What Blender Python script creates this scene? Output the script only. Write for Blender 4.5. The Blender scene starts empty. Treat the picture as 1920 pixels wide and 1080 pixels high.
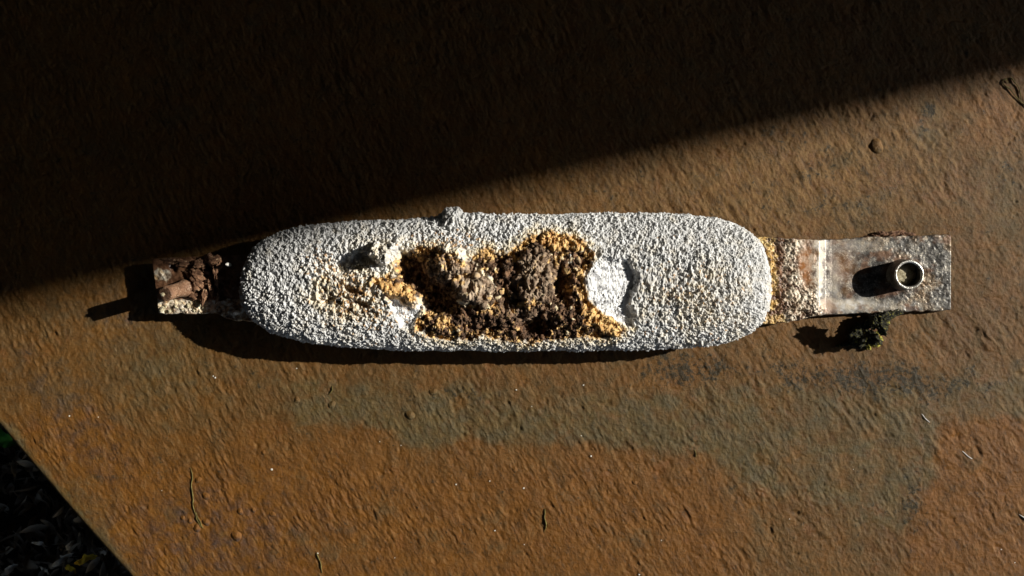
import bpy, bmesh, math, random
import numpy as np
from mathutils import Vector, Matrix

random.seed(7)
RNG = np.random.default_rng(7)
S = bpy.context.scene
C = S.collection
R = math.radians

# ------------------------------------------------------------------ camera, sky, sun, exposure
MM = 0.001
PXM = 0.0004            # one photograph pixel on the plate, metres
CAM_H = 0.70            # camera height above the plate
SUN_EL, SUN_AZ = 27.0, 13.0     # elevation; azimuth counter-clockwise from +x

cam = bpy.data.cameras.new("camera")
cam_o = bpy.data.objects.new("camera", cam)
C.objects.link(cam_o)
cam_o.location = (0, 0, CAM_H)
cam_o.rotation_euler = (0, 0, 0)
cam.sensor_width = 36.0
cam.lens = 36.0 * CAM_H / (1920 * PXM)
cam.clip_start = 0.01
cam.clip_end = 500
S.camera = cam_o

world = bpy.data.worlds.new("World")
S.world = world
world.use_nodes = True
wn = world.node_tree.nodes
bg = wn["Background"]
sky = wn.new("ShaderNodeTexSky")
sky.sky_type = 'NISHITA'
sky.sun_disc = False
sky.sun_elevation = R(SUN_EL)
sky.sun_rotation = R(90 - SUN_AZ)
world.node_tree.links.new(sky.outputs[0], bg.inputs[0])
bg.inputs[1].default_value = 0.05

sun = bpy.data.lights.new("sun", 'SUN')
sun_o = bpy.data.objects.new("sun", sun)
C.objects.link(sun_o)
sun.energy = 5.0
sun.angle = R(0.5)
sun.color = (1.0, 0.955, 0.87)
to_sun = Vector((math.cos(R(SUN_EL)) * math.cos(R(SUN_AZ)), math.cos(R(SUN_EL)) * math.sin(R(SUN_AZ)), math.sin(R(SUN_EL))))
sun_o.rotation_euler = to_sun.to_track_quat('Z', 'Y').to_euler()
sun_o.location = to_sun * 3

S.view_settings.view_transform = 'Standard'
S.view_settings.look = 'None'
S.view_settings.exposure = 0.45
S.view_settings.gamma = 1.0
S.cycles.max_bounces = 6

# ------------------------------------------------------------------ helpers
def W(px, py, z=0.0):
    """photograph position seen at height z (m) -> point in the place"""
    k = PXM * (CAM_H - z) / CAM_H
    return ((px - 960) * k, (540 - py) * k, z)

def _hash(ix, iy, iz, seed):
    h = (ix.astype(np.int64) * 374761393 + iy.astype(np.int64) * 668265263 + iz.astype(np.int64) * 2147483647 + seed * 974711) & 0xFFFFFFFF
    h = ((h ^ (h >> 13)) * 1274126177) & 0xFFFFFFFF
    h = ((h ^ (h >> 16)) * 2246822519) & 0xFFFFFFFF
    h = h ^ (h >> 13)
    return (h & 0xFFFFFF).astype(np.float32) / np.float32(0xFFFFFF)

def vnoise(x, y, z=None, seed=0):
    """value noise in -1..1"""
    if z is None:
        z = np.zeros_like(x)
    fx, fy, fz = np.floor(x), np.floor(y), np.floor(z)
    tx, ty, tz = x - fx, y - fy, z - fz
    ix, iy, iz = fx.astype(np.int64), fy.astype(np.int64), fz.astype(np.int64)
    tx = tx * tx * tx * (tx * (tx * 6 - 15) + 10); ty = ty * ty * ty * (ty * (ty * 6 - 15) + 10); tz = tz * tz * (3 - 2 * tz)
    flat = not np.any(tz)
    out = 0
    for dz in ((0,) if flat else (0, 1)):
        a = _hash(ix, iy, iz + dz, seed) * (1 - tx) + _hash(ix + 1, iy, iz + dz, seed) * tx
        b = _hash(ix, iy + 1, iz + dz, seed) * (1 - tx) + _hash(ix + 1, iy + 1, iz + dz, seed) * tx
        v = a * (1 - ty) + b * ty
        out = out + (v if flat else v * (tz if dz else (1 - tz)))
    return out * 2 - 1

def fbm(x, y, z=None, octv=4, seed=0, gain=0.5):
    a, s, t = 1.0, 0, 0
    for o in range(octv):
        f = 2.03 ** o
        s = s + a * vnoise(x * f + o * 17.3, y * f - o * 9.1, None if z is None else z * f + o * 5.7, seed + o)
        t += a; a *= gain
    return s / t

def grains(x, y, z=None, seed=0, jitter=0.9, var=0.5):
    """max of round domes, one per cell: height 0..1 and a random number per dome"""
    if z is None:
        z = np.zeros_like(x); zs = (0,)
    else:
        zs = (-1, 0, 1)
    ix, iy, iz = np.floor(x).astype(np.int64), np.floor(y).astype(np.int64), np.floor(z).astype(np.int64)
    best = np.full(x.shape, -9.0, np.float32); ident = np.zeros(x.shape, np.float32)
    for dx in (-1, 0, 1):
        for dy in (-1, 0, 1):
            for dz in zs:
                jx, jy, jz = ix + dx, iy + dy, iz + dz
                cx = jx + 0.5 + (_hash(jx, jy, jz, seed) - 0.5) * jitter
                cy = jy + 0.5 + (_hash(jx, jy, jz, seed + 1) - 0.5) * jitter
                cz = (jz + 0.5 + (_hash(jx, jy, jz, seed + 2) - 0.5) * jitter) if len(zs) > 1 else 0
                d2 = (x - cx) ** 2 + (y - cy) ** 2 + ((z - cz) ** 2 if len(zs) > 1 else 0)
                r = _hash(jx, jy, jz, seed + 3)
                h = 1 - d2 * (1.5 + r) + (r - 0.5) * var
                m = h > best
                best = np.where(m, h, best); ident = np.where(m, _hash(jx, jy, jz, seed + 4), ident)
    return np.clip(best, -0.4, 1.4), ident

def sstep(a, b, x):
    t = np.clip((x - a) / (b - a), 0, 1)
    return t * t * (3 - 2 * t)

def poly_sd(px, py, poly):
    """signed distance to a polygon, negative inside"""
    d = np.full(px.shape, 1e9, np.float32); inside = np.zeros(px.shape, bool)
    n = len(poly)
    for i in range(n):
        x0, y0 = poly[i]; x1, y1 = poly[(i + 1) % n]
        ex, ey = x1 - x0, y1 - y0
        t = np.clip(((px - x0) * ex + (py - y0) * ey) / (ex * ex + ey * ey + 1e-9), 0, 1)
        d = np.minimum(d, (px - x0 - ex * t) ** 2 + (py - y0 - ey * t) ** 2)
        c = ((y0 > py) != (y1 > py)) & (px < (x1 - x0) * (py - y0) / ((y1 - y0) if y1 != y0 else 1e-9) + x0)
        inside ^= c
    d = np.sqrt(d)
    return np.where(inside, -d, d)

def blob(px, py, cx, cy, rx, ry, ang=0.0, p=1.0):
    """soft ellipse, 1 in the middle; ang in degrees clockwise in the picture"""
    c, s = math.cos(R(ang)), math.sin(R(ang))
    u = ((px - cx) * c + (py - cy) * s) / rx; v = (-(px - cx) * s + (py - cy) * c) / ry
    return np.exp(-(u * u + v * v) ** p)

def grid_faces(nr, nc, wrap=False, off=0):
    r = np.arange(nr - 1); c = np.arange(nc if wrap else nc - 1)
    rr, cc = np.meshgrid(r, c, indexing='ij')
    c1 = (cc + 1) % nc
    return (np.stack([rr * nc + cc, rr * nc + c1, (rr + 1) * nc + c1, (rr + 1) * nc + cc], -1).reshape(-1, 4) + off).astype(np.int32)

def np_mesh(name, co, quads, mat, parent=None, attrs=None, caps=(), smooth=True, flip=False):
    me = bpy.data.meshes.new(name)
    co = np.ascontiguousarray(co, np.float32).reshape(-1, 3)
    if flip:
        quads = quads[:, ::-1]
    loops = quads.reshape(-1); starts = np.arange(len(quads)) * 4
    tot = [len(quads) * 4]; ls = [loops]; st = [starts]
    for cap in caps:
        ls.append(np.array(cap)); st.append(np.array([tot[0]])); tot[0] += len(cap)
    loops = np.concatenate(ls).astype(np.int32); starts = np.concatenate(st).astype(np.int32)
    me.vertices.add(len(co)); me.vertices.foreach_set("co", co.reshape(-1))
    me.loops.add(len(loops)); me.loops.foreach_set("vertex_index", loops)
    me.polygons.add(len(starts)); me.polygons.foreach_set("loop_start", starts)
    me.update(calc_edges=True); me.validate()
    me.polygons.foreach_set("use_smooth", np.full(len(me.polygons), smooth, bool))
    for k, v in (attrs or {}).items():
        at = me.attributes.new(k, 'FLOAT', 'POINT')
        at.data.foreach_set("value", np.ascontiguousarray(v, np.float32).reshape(-1))
    me.materials.append(mat)
    o = bpy.data.objects.new(name, me); C.objects.link(o)
    if parent is not None:
        o.parent = parent
    return o

def tag(o, label=None, cat=None, group=None, kind=None):
    if label: o["label"] = label
    if cat: o["category"] = cat
    if group: o["group"] = group
    if kind: o["kind"] = kind
    return o

def empty(name, loc=(0, 0, 0)):
    o = bpy.data.objects.new(name, None); C.objects.link(o); o.location = loc
    o.empty_display_size = 0.01
    return o

# ---- node helpers
class Mat:
    def __init__(self, name, rough=0.8):
        self.m = bpy.data.materials.new(name); self.m.use_nodes = True
        self.t = self.m.node_tree; self.b = self.t.nodes["Principled BSDF"]
        self.b.inputs["Roughness"].default_value = rough
        self.b.inputs["Specular IOR Level"].default_value = 0.3
        self.coord = None
    def n(self, typ, **kw):
        nd = self.t.nodes.new(typ)
        for k, v in kw.items(): setattr(nd, k, v)
        return nd
    def link(self, a, b): self.t.links.new(a, b)
    def obj(self):
        if self.coord is None: self.coord = self.n("ShaderNodeTexCoord").outputs["Object"]
        return self.coord
    def noise(self, scale, detail=4, rough=0.55, vec=None):
        nd = self.n("ShaderNodeTexNoise"); nd.inputs["Scale"].default_value = scale
        nd.inputs["Detail"].default_value = detail; nd.inputs["Roughness"].default_value = rough
        self.link(vec or self.obj(), nd.inputs["Vector"]); return nd.outputs["Fac"]
    def ramp(self, fac, a, b):
        nd = self.n("ShaderNodeMapRange"); nd.interpolation_type = 'SMOOTHSTEP'
        nd.inputs["From Min"].default_value = a; nd.inputs["From Max"].default_value = b
        self.link(fac, nd.inputs["Value"]); return nd.outputs["Result"]
    def attr(self, name):
        nd = self.n("ShaderNodeAttribute"); nd.attribute_name = name; return nd.outputs["Fac"]
    def math(self, op, a, b=None, c=None):
        nd = self.n("ShaderNodeMath"); nd.operation = op
        for i, v in enumerate((a, b, c)):
            if v is None: continue
            if isinstance(v, (int, float)): nd.inputs[i].default_value = v
            else: self.link(v, nd.inputs[i])
        return nd.outputs[0]
    def mix(self, fac, a, b):
        nd = self.n("ShaderNodeMix"); nd.data_type = 'RGBA'
        for i, v in ((0, fac), (6, a), (7, b)):
            if isinstance(v, (int, float)): nd.inputs[i].default_value = v
            elif isinstance(v, tuple): nd.inputs[i].default_value = (*v, 1)
            else: self.link(v, nd.inputs[i])
        return nd.outputs[2]
    def color(self, c):
        if isinstance(c, tuple): self.b.inputs["Base Color"].default_value = (*c, 1)
        else: self.link(c, self.b.inputs["Base Color"])
    def bump(self, h, dist, strength=1.0):
        nd = self.n("ShaderNodeBump"); nd.inputs["Distance"].default_value = dist; nd.inputs["Strength"].default_value = strength
        self.link(h, nd.inputs["Height"]); self.link(nd.outputs[0], self.b.inputs["Normal"])

# ------------------------------------------------------------------ materials
def mat_plate():
    m = Mat("rusted_painted_steel", 0.62)
    big = m.noise(14, 5, 0.6); mid = m.noise(75, 7, 0.7); fine = m.noise(520, 4, 0.7); patchy = m.noise(230, 8, 0.78)
    mp = m.n("ShaderNodeMapping"); mp.vector_type = 'TEXTURE'; mp.inputs["Rotation"].default_value = (0, 0, R(-61)); mp.inputs["Scale"].default_value = (3.0, 1, 1)
    m.link(m.obj(), mp.inputs["Vector"])
    strk = m.noise(260, 5, 0.68, mp.outputs[0])           # tint along the brush strokes
    brown = m.mix(m.ramp(big, 0.35, 0.65), (0.104, 0.046, 0.010), (0.158, 0.070, 0.014))
    brown = m.mix(m.ramp(mid, 0.36, 0.66), brown, (0.108, 0.060, 0.018))
    orange = m.mix(m.ramp(mid, 0.3, 0.7), (0.178, 0.070, 0.009), (0.120, 0.048, 0.008))
    col = m.mix(m.math('MULTIPLY', m.attr("orange"), 0.9), brown, orange)
    grey = m.mix(m.ramp(mid, 0.35, 0.65), (0.098, 0.068, 0.022), (0.084, 0.066, 0.032))
    gsel = m.ramp(m.math('ADD', strk, m.math('ADD', m.math('MULTIPLY', mid, 0.7), m.math('ADD', m.math('MULTIPLY', big, 0.5), m.math('MULTIPLY', m.attr("grey"), 0.4)))), 1.04, 1.60)
    col = m.mix(m.math('MULTIPLY', m.attr("grey"), gsel), col, grey)
    col = m.mix(m.math('MULTIPLY', m.attr("tan"), m.ramp(strk, 0.35, 0.72)), col, (0.215, 0.120, 0.036))
    col = m.mix(m.math('MULTIPLY', m.ramp(strk, 0.50, 0.70), 0.40), col, (0.225, 0.128, 0.046))
    col = m.mix(m.math('MULTIPLY', m.ramp(m.math('SUBTRACT', 1.0, strk), 0.50, 0.70), 0.62), col, (0.050, 0.028, 0.010))
    col = m.mix(m.math('MULTIPLY', m.ramp(patchy, 0.56, 0.70), 0.45), col, (0.215, 0.118, 0.038))
    col = m.mix(m.math('MULTIPLY', m.ramp(m.math('SUBTRACT', 1.0, patchy), 0.55, 0.68), 0.55), col, (0.046, 0.030, 0.013))
    blot = m.noise(34, 8, 0.72)
    col = m.mix(m.math('MULTIPLY', m.ramp(blot, 0.53, 0.66), 0.5), col, (0.084, 0.060, 0.026))
    col = m.mix(m.math('MULTIPLY', m.ramp(m.math('SUBTRACT', 1.0, blot), 0.55, 0.68), 0.45), col, (0.165, 0.062, 0.016))
    # black algae specks in ragged colonies
    sp = m.ramp(m.math('ADD', m.math('ADD', m.math('MULTIPLY', patchy, 0.8), m.math('MULTIPLY', mid, 0.45)), m.math('MULTIPLY', m.attr("speck"), 0.19)), 0.745, 0.815)
    col = m.mix(m.math('MULTIPLY', sp, 0.85), col, (0.020, 0.017, 0.008))
    col = m.mix(m.math('MULTIPLY', m.attr("purple"), m.ramp(mid, 0.4, 0.7)), col, (0.066, 0.042, 0.036))
    m.color(col)
    m.link(m.math('ADD', m.math('MULTIPLY', blot, 0.5), 0.26), m.b.inputs["Roughness"])
    h = m.math('ADD', m.math('MULTIPLY', strk, m.ramp(mid, 0.2, 0.75)), m.math('ADD', m.math('MULTIPLY', fine, 0.3), m.math('MULTIPLY', patchy, 0.9)))
    m.b.inputs["Specular IOR Level"].default_value = 0.18
    m.bump(h, 0.0011, 0.9)
    return m.m

def mat_zinc():
    m = Mat("white_zinc_oxide", 0.9)
    fine = m.noise(1500, 3, 0.6); mid = m.noise(260, 5, 0.6)
    cell = m.attr("cell")
    white = m.mix(cell, (0.48, 0.48, 0.475), (0.76, 0.76, 0.75))
    white = m.mix(m.ramp(m.math('ADD', mid, m.math('MULTIPLY', fine, 0.4)), 0.62, 0.86), white, (0.44, 0.44, 0.43))
    white = m.mix(m.math('MULTIPLY', m.attr("stain"), m.ramp(m.math('ADD', mid, m.math('MULTIPLY', cell, 0.3)), 0.40, 0.75)), white, (0.74, 0.60, 0.36))
    white = m.mix(m.attr("bare"), white, m.mix(m.ramp(m.math('ADD', mid, m.math('MULTIPLY', fine, 0.4)), 0.70, 0.80), (0.92, 0.92, 0.91), (0.36, 0.36, 0.37)))
    och = m.mix(m.ramp(m.math('ADD', m.math('MULTIPLY', mid, 0.5), m.math('MULTIPLY', cell, 0.5)), 0.25, 0.75), (0.32, 0.145, 0.035), (0.74, 0.48, 0.19))
    och = m.mix(m.math('MULTIPLY', m.ramp(fine, 0.55, 0.66), 0.6), och, (0.84, 0.70, 0.45))
    rv = m.math('ADD', mid, m.math('MULTIPLY', m.math('SUBTRACT', cell, 0.5), 0.40))
    rust = m.mix(m.ramp(rv, 0.35, 0.72), (0.042, 0.021, 0.012), (0.185, 0.098, 0.052))
    rust = m.mix(m.attr("tan"), rust, m.mix(m.ramp(rv, 0.30, 0.66), (0.15, 0.095, 0.058), (0.46, 0.36, 0.26)))
    rust = m.mix(m.math('MULTIPLY', m.ramp(fine, 0.56, 0.68), 0.6), rust, (0.42, 0.30, 0.18))
    rust = m.mix(m.ramp(cell, 0.955, 0.965), rust, (0.66, 0.55, 0.36))
    col = m.mix(m.attr("rust"), white, rust)
    col = m.mix(m.attr("ochre"), col, och)
    m.color(col)
    m.bump(m.math('ADD', fine, mid), 0.0004, 0.7)
    return m.m

def mat_strap():
    m = Mat("corroded_steel_strap", 0.6)
    fine = m.noise(900, 4, 0.65); mid = m.noise(190, 6, 0.65); big = m.noise(60, 4, 0.6)
    steel = m.mix(m.ramp(mid, 0.36, 0.62), (0.060, 0.056, 0.052), (0.19, 0.18, 0.165))
    steel = m.mix(m.ramp(big, 0.46, 0.62), steel, m.mix(m.ramp(mid, 0.4, 0.6), (0.10, 0.065, 0.036), (0.20, 0.145, 0.095)))
    steel = m.mix(m.ramp(m.math('ADD', fine, m.math('MULTIPLY', mid, 0.5)), 0.83, 0.93), steel, (0.42, 0.38, 0.30))
    steel = m.mix(m.ramp(m.math('SUBTRACT', 1.0, fine), 0.56, 0.64), steel, (0.030, 0.027, 0.024))
    col = m.mix(m.attr("white"), steel, m.mix(m.ramp(mid, 0.35, 0.6), (0.80, 0.78, 0.74), (0.58, 0.51, 0.40)))
    col = m.mix(m.attr("red"), col, m.mix(m.ramp(mid, 0.38, 0.62), (0.34, 0.14, 0.045), (0.46, 0.30, 0.20)))
    col = m.mix(m.attr("rust"), col, m.mix(m.ramp(mid, 0.38, 0.62), (0.075, 0.035, 0.018), (0.19, 0.095, 0.05)))
    crm = m.mix(m.ramp(mid, 0.36, 0.56), (0.14, 0.075, 0.042), (0.62, 0.50, 0.36))
    crm = m.mix(m.ramp(m.math('ADD', mid, m.math('MULTIPLY', fine, 0.5)), 0.74, 0.86), crm, (0.80, 0.72, 0.58))
    col = m.mix(m.attr("cream"), col, crm)
    col = m.mix(m.attr("ochre"), col, m.mix(m.ramp(mid, 0.36, 0.66), (0.46, 0.25, 0.06), (0.70, 0.54, 0.25)))
    m.color(col)
    m.link(m.math('MULTIPLY', m.math('SUBTRACT', 1.0, m.math('MINIMUM', 1.0, m.math('ADD', m.attr("rust"), m.math('ADD', m.math('ADD', m.attr("cream"), m.attr("ochre")), m.math('ADD', m.attr("white"), m.attr("red")))))), 0.55), m.b.inputs["Metallic"])
    m.link(m.math('ADD', m.math('MULTIPLY', mid, 0.5), 0.14), m.b.inputs["Roughness"])
    m.bump(m.math('ADD', m.math('MULTIPLY', fine, 0.7), mid), 0.00035, 0.6)
    return m.m

def mat_two(name, a, b, scale, rough=0.85, bump=0.0004, third=None, metal=0.0):
    m = Mat(name, rough)
    n1 = m.noise(scale, 5, 0.65)
    col = m.mix(m.ramp(n1, 0.38, 0.62), a, b)
    if third:
        col = m.mix(m.ramp(m.noise(scale * 3.1, 3, 0.6), 0.56, 0.68), col, third)
    m.color(col); m.b.inputs["Metallic"].default_value = metal
    m.bump(m.noise(scale * 4, 4, 0.6), bump, 0.8)
    return m.m

M_PLATE = mat_plate()
M_ZINC = mat_zinc()
M_STRAP = mat_strap()
M_RUST = mat_two("flaking_rust", (0.070, 0.032, 0.016), (0.205, 0.105, 0.055), 160, third=(0.34, 0.22, 0.13))
M_STUD = mat_two("rusted_stud_steel", (0.13, 0.066, 0.036), (0.27, 0.15, 0.088), 220, rough=0.55, third=(0.42, 0.30, 0.20))
M_TUBE = mat_two("worn_tube_steel", (0.09, 0.08, 0.065), (0.26, 0.24, 0.20), 240, rough=0.34, third=(0.10, 0.06, 0.035), metal=0.6)
M_RIM = mat_two("bright_worn_rim", (0.40, 0.38, 0.33), (0.78, 0.76, 0.70), 300, rough=0.28, third=(0.22, 0.16, 0.10), metal=0.6)
M_DIRT = mat_two("cream_scale", (0.30, 0.25, 0.15), (0.66, 0.60, 0.42), 300, third=(0.16, 0.12, 0.06))
M_MOSS_SHADE = mat_two("growth_and_shade", (0.008, 0.008, 0.004), (0.020, 0.019, 0.008), 260, bump=0.0012, third=(0.20, 0.18, 0.03))  # dried growth; the clump's shaded side and shadow put into the near-black colour
M_LICHEN = mat_two("yellow_lichen", (0.12, 0.105, 0.018), (0.40, 0.36, 0.06), 300)
M_CRUMB = mat_two("white_crumb", (0.60, 0.58, 0.52), (0.80, 0.78, 0.70), 600)
M_STALK = mat_two("dry_stalk", (0.08, 0.062, 0.016), (0.17, 0.135, 0.04), 300)
M_HAIR = mat_two("pale_hair", (0.62, 0.60, 0.56), (0.75, 0.73, 0.70), 300)
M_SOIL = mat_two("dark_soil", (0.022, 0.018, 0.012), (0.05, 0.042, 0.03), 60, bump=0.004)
M_LEAF = mat_two("brown_dead_leaf", (0.12, 0.09, 0.06), (0.30, 0.25, 0.19), 40)
M_LEAF_GREY = mat_two("grey_dead_leaf", (0.40, 0.37, 0.32), (0.70, 0.66, 0.58), 60)
M_LEAF_YEL = mat_two("yellow_dead_leaf", (0.62, 0.42, 0.03), (0.75, 0.55, 0.06), 60)
M_GREEN = mat_two("green_leaf", (0.05, 0.25, 0.03), (0.08, 0.35, 0.05), 60)
M_WALL = mat_two("weathered_concrete", (0.10, 0.09, 0.075), (0.16, 0.15, 0.13), 4, bump=0.004)
M_BLOCK_TIMBER = mat_two("sky_block_timber", (0.035, 0.026, 0.018), (0.07, 0.052, 0.036), 6, bump=0.003)

# ------------------------------------------------------------------ ground and the wall that throws the shade
GZ = -0.36
def sheet(name, size, z, mat):
    v = np.array([(-size, -size, z), (size, -size, z), (size, size, z), (-size, size, z)])
    return np_mesh(name, v, np.array([[0, 1, 2, 3]]), mat)
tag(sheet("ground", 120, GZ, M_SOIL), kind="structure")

def box_bm(bm, c, d, mat4=None, bev=0.0):
    r = bmesh.ops.create_cube(bm, size=1.0)
    for v in r['verts']:
        v.co = Vector((v.co.x * d[0] + c[0], v.co.y * d[1] + c[1], v.co.z * d[2] + c[2]))
    if bev:
        es = list({e for v in r['verts'] for e in v.link_edges})
        bmesh.ops.bevel(bm, geom=es, offset=bev, segments=2, affect='EDGES')

def bm_obj(name, bm, mat, parent=None, smooth=False):
    me = bpy.data.meshes.new(name); bm.to_mesh(me); bm.free()
    for p in me.polygons: p.use_smooth = smooth
    me.materials.append(mat)
    o = bpy.data.objects.new(name, me); C.objects.link(o)
    if parent is not None: o.parent = parent
    return o

# added canopy and walls block the sky, low sun passes beneath; the end of a wall farther off throws the long straight shade edge
az = R(SUN_AZ)
d_sun = Vector((math.cos(az), math.sin(az), 0)); d_perp = Vector((-math.sin(az), math.cos(az), 0))
edge = Vector((0, 0.0682, 0)) + d_sun * 3.4
wall = empty("garden_wall", (edge.x, edge.y, GZ)); wall.rotation_euler = (0, 0, az)
bm = bmesh.new(); box_bm(bm, (0.10, 2.0, 1.29), (0.20, 4.0, 2.58), bev=0.004)
bm_obj("wall_body", bm, M_WALL, wall)
bm = bmesh.new(); box_bm(bm, (0.10, 2.0, 2.612), (0.26, 4.0, 0.06), bev=0.008)
bm_obj("coping", bm, M_WALL, wall)
tag(wall, "tall concrete wall whose end throws the straight shade edge over the plate", "wall")
sky_block = empty("added_sky_block", (edge.x, edge.y, GZ)); sky_block.rotation_euler = (0, 0, az)  # added out of view, only keeps sky light off the plate
bm = bmesh.new(); box_bm(bm, (-3.7, 3.7, 1.29), (5.0, 0.20, 2.58), bev=0.004)
bm_obj("sky_block_back", bm, M_WALL, sky_block)
bm = bmesh.new(); box_bm(bm, (-6.3, 0.3, 1.29), (0.20, 7.0, 2.58), bev=0.004)
bm_obj("sky_block_end", bm, M_WALL, sky_block)
bm = bmesh.new(); box_bm(bm, (-3.6, 0.3, 2.66), (5.8, 7.4, 0.14), bev=0.01)
bm_obj("sky_block_top", bm, M_BLOCK_TIMBER, sky_block)
bm = bmesh.new(); box_bm(bm, (-1.0, -3.2, 1.29), (0.14, 0.14, 2.58), bev=0.006)
bm_obj("sky_block_post", bm, M_BLOCK_TIMBER, sky_block)
tag(sky_block, "added unseen canopy and walls that block the sky to darken the shade", "sky_block")

# ------------------------------------------------------------------ the plate
def edge_x(py):                      # the oblique cut at the lower left
    return (py - 803.0) * 0.878 + 3.0 * np.sin(py / 90.0)

def plate_masks(PX, PY):
    wx = PX + 26 * fbm(PX / 60, PY / 60, octv=4, seed=3); wy = PY + 22 * fbm(PX / 55, PY / 55, octv=4, seed=9)
    low = poly_sd(wx, wy, [(300, 810), (430, 797), (560, 793), (690, 802), (760, 832), (1000, 832), (1100, 838), (1200, 850), (1290, 852), (1345, 880), (1400, 930), (1440, 1200), (-900, 1200), (-200, 800), (100, 760)])
    rgt = poly_sd(wx, wy, [(1745, 800), (1840, 775), (1920, 765), (2500, 700), (2500, 1500), (1660, 1500), (1700, 1010), (1735, 920)])
    orange = np.maximum(sstep(11, -10, low) * (0.55 + 0.45 * sstep(-10, -90, -low * -1)), sstep(22, -18, rgt))
    topr = blob(wx, wy, 1870, 215, 110, 70)
    orange = np.maximum(orange, 0.8 * topr)
    band = poly_sd(wx, wy, [(520, 720), (700, 700), (860, 725), (1100, 735), (1400, 720), (1700, 690), (1960, 650), (1960, 770), (1760, 790), (1745, 900), (1700, 1010), (1560, 960), (1420, 930), (1340, 880), (1290, 850), (1100, 838), (1000, 832), (760, 832), (690, 802), (560, 795)])
    grey = sstep(20, -18, band) * np.clip(0.80 + 0.5 * sstep(-75, -8, low * -1) + 0.5 * fbm(PX / 48, PY / 30, octv=4, seed=13) - 0.30 * sstep(740, 690, wy), 0.0, 1)
    grey = np.maximum(grey, 0.75 * blob(wx, wy, 300, 680, 120, 120))
    grey = np.maximum(grey, 0.9 * blob(wx, wy, 1745, 240, 45, 80))
    grey = np.maximum(grey, 0.7 * blob(wx, wy, 1620, 390, 120, 45))
    grey = np.maximum(grey, 0.8 * blob(wx, wy, 1880, 360, 70, 120))
    grey = np.maximum(grey, 0.7 * blob(wx, wy, 150, 940, 110, 45, 48))
    edge_d = (PX - edge_x(PY)) * 0.75
    grey = np.maximum(grey, sstep(34, 8, edge_d + 12 * fbm(PX / 30, PY / 30, seed=5)))
    speck = np.maximum.reduce([0.95 * blob(wx, wy, 1640, 710, 260, 42, 3), 0.9 * blob(wx, wy, 1290, 700, 130, 42), 0.75 * blob(wx, wy, 880, 745, 75, 16),
                               0.7 * blob(wx, wy, 1705, 940, 40, 70), 0.75 * blob(wx, wy, 1745, 215, 26, 36), 0.5 * blob(wx, wy, 1600, 370, 150, 60), 0.5 * blob(wx, wy, 1460, 260, 100, 40),
                               0.6 * blob(wx, wy, 1880, 320, 40, 60), np.full(PX.shape, 0.20), 0.35 * blob(wx, wy, 1520, 330, 260, 90, -10)])
    tan = np.maximum(0.85 * blob(wx, wy, 1500, 340, 330, 110, -12), 0.45 * blob(wx, wy, 1150, 330, 160, 50))
    purple = np.maximum.reduce([0.8 * blob(wx, wy, 400, 1000, 180, 90), 0.6 * blob(wx, wy, 140, 790, 160, 60, 48), 0.5 * blob(wx, wy, 230, 590, 100, 60)])
    return dict(orange=orange, grey=grey, speck=speck, tan=tan, purple=purple)

def plate_height(PX, PY):
    """relief of the plate in mm"""
    # brush streaks get longer and broader towards the upper right
    q = np.clip((PX / 1920 + (1 - PY / 1080)) / 2, 0, 1)
    xs = PX * (1.15 - 0.22 * np.clip(PX / 1920, -0.3, 1.3)); ys = PY * (0.78 + 0.14 * np.clip(PY / 1080, -0.3, 1.3))
    xs = xs + 3 * fbm(PX / 30, PY / 30, octv=2, seed=51)
    a = R(60)
    u = xs * math.cos(a) + ys * math.sin(a); v = -xs * math.sin(a) + ys * math.cos(a)
    coarse = fbm(u / 40, v / 12.0, octv=4, seed=21, gain=0.62)
    finer = fbm(u / 21, v / 6.2, octv=3, seed=25, gain=0.65)
    k = sstep(0.35, 0.85, q)
    patch = np.clip(0.72 + 1.5 * fbm(PX / 80, PY / 70, octv=4, seed=39), 0.12, 1.7)
    big = fbm(PX / 150, PY / 150, octv=3, seed=41) + 0.55 * fbm(PX / 30 + 3, PY / 34, octv=2, seed=43)
    fine = fbm(PX / 5.0, PY / 6.0, octv=3, seed=44, gain=0.8)
    return patch * ((0.18 + 0.62 * k) * coarse + (0.48 - 0.10 * k) * finer) + 0.6 * big + 0.34 * fine - 0.6 * np.clip(fbm(PX / 17 + 5, PY / 13, octv=3, seed=47) - 0.42, 0, 1) * 3

ncol, nrow = 1050, 610
pys = np.concatenate([np.linspace(-2600, -60, 24)[:-1], np.linspace(-60, 1140, nrow), np.linspace(1140, 2900, 16)[1:]])
t_in = np.linspace(0, 1, ncol)
PYg = np.repeat(pys[:, None], ncol + 24, 1)
left = edge_x(pys)
left_c = np.minimum(left, 1400)
x_start = np.maximum(left_c, -60.0)
cols_in = x_start[:, None] + (2000 - x_start[:, None]) * t_in[None, :]
out_l = left_c[:, None] + (x_start - left_c)[:, None] * np.linspace(0, 1, 9)[None, :-1]
out_l = np.where((x_start - left_c)[:, None] < 0.01, left_c[:, None] - 0.001, out_l)
out_r = 2000 + 2600 * np.linspace(0, 1, 17)[None, 1:] ** 1.5 * np.ones((len(pys), 1))
PXg = np.concatenate([out_l, cols_in, out_r], 1)
PYg = np.repeat(pys[:, None], PXg.shape[1], 1)
hz = plate_height(PXg, PYg)
dcut = (PXg - edge_x(PYg)) * 0.75
hz = hz * sstep(-2, 30, dcut) * sstep(2060, 1985, PXg) * sstep(-110, -55, PYg) * sstep(1190, 1135, PYg)
RB = 4.0                                          # rounding of the cut edge, mm
ed = np.clip(1 - dcut * 0.4 / RB, 0, 1)
z = hz * MM - RB * MM * (1 - np.sqrt(np.clip(1 - ed ** 2, 0, 1)))
co = np.stack([(PXg - 960) * PXM, (540 - PYg) * PXM, z], -1)
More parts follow.
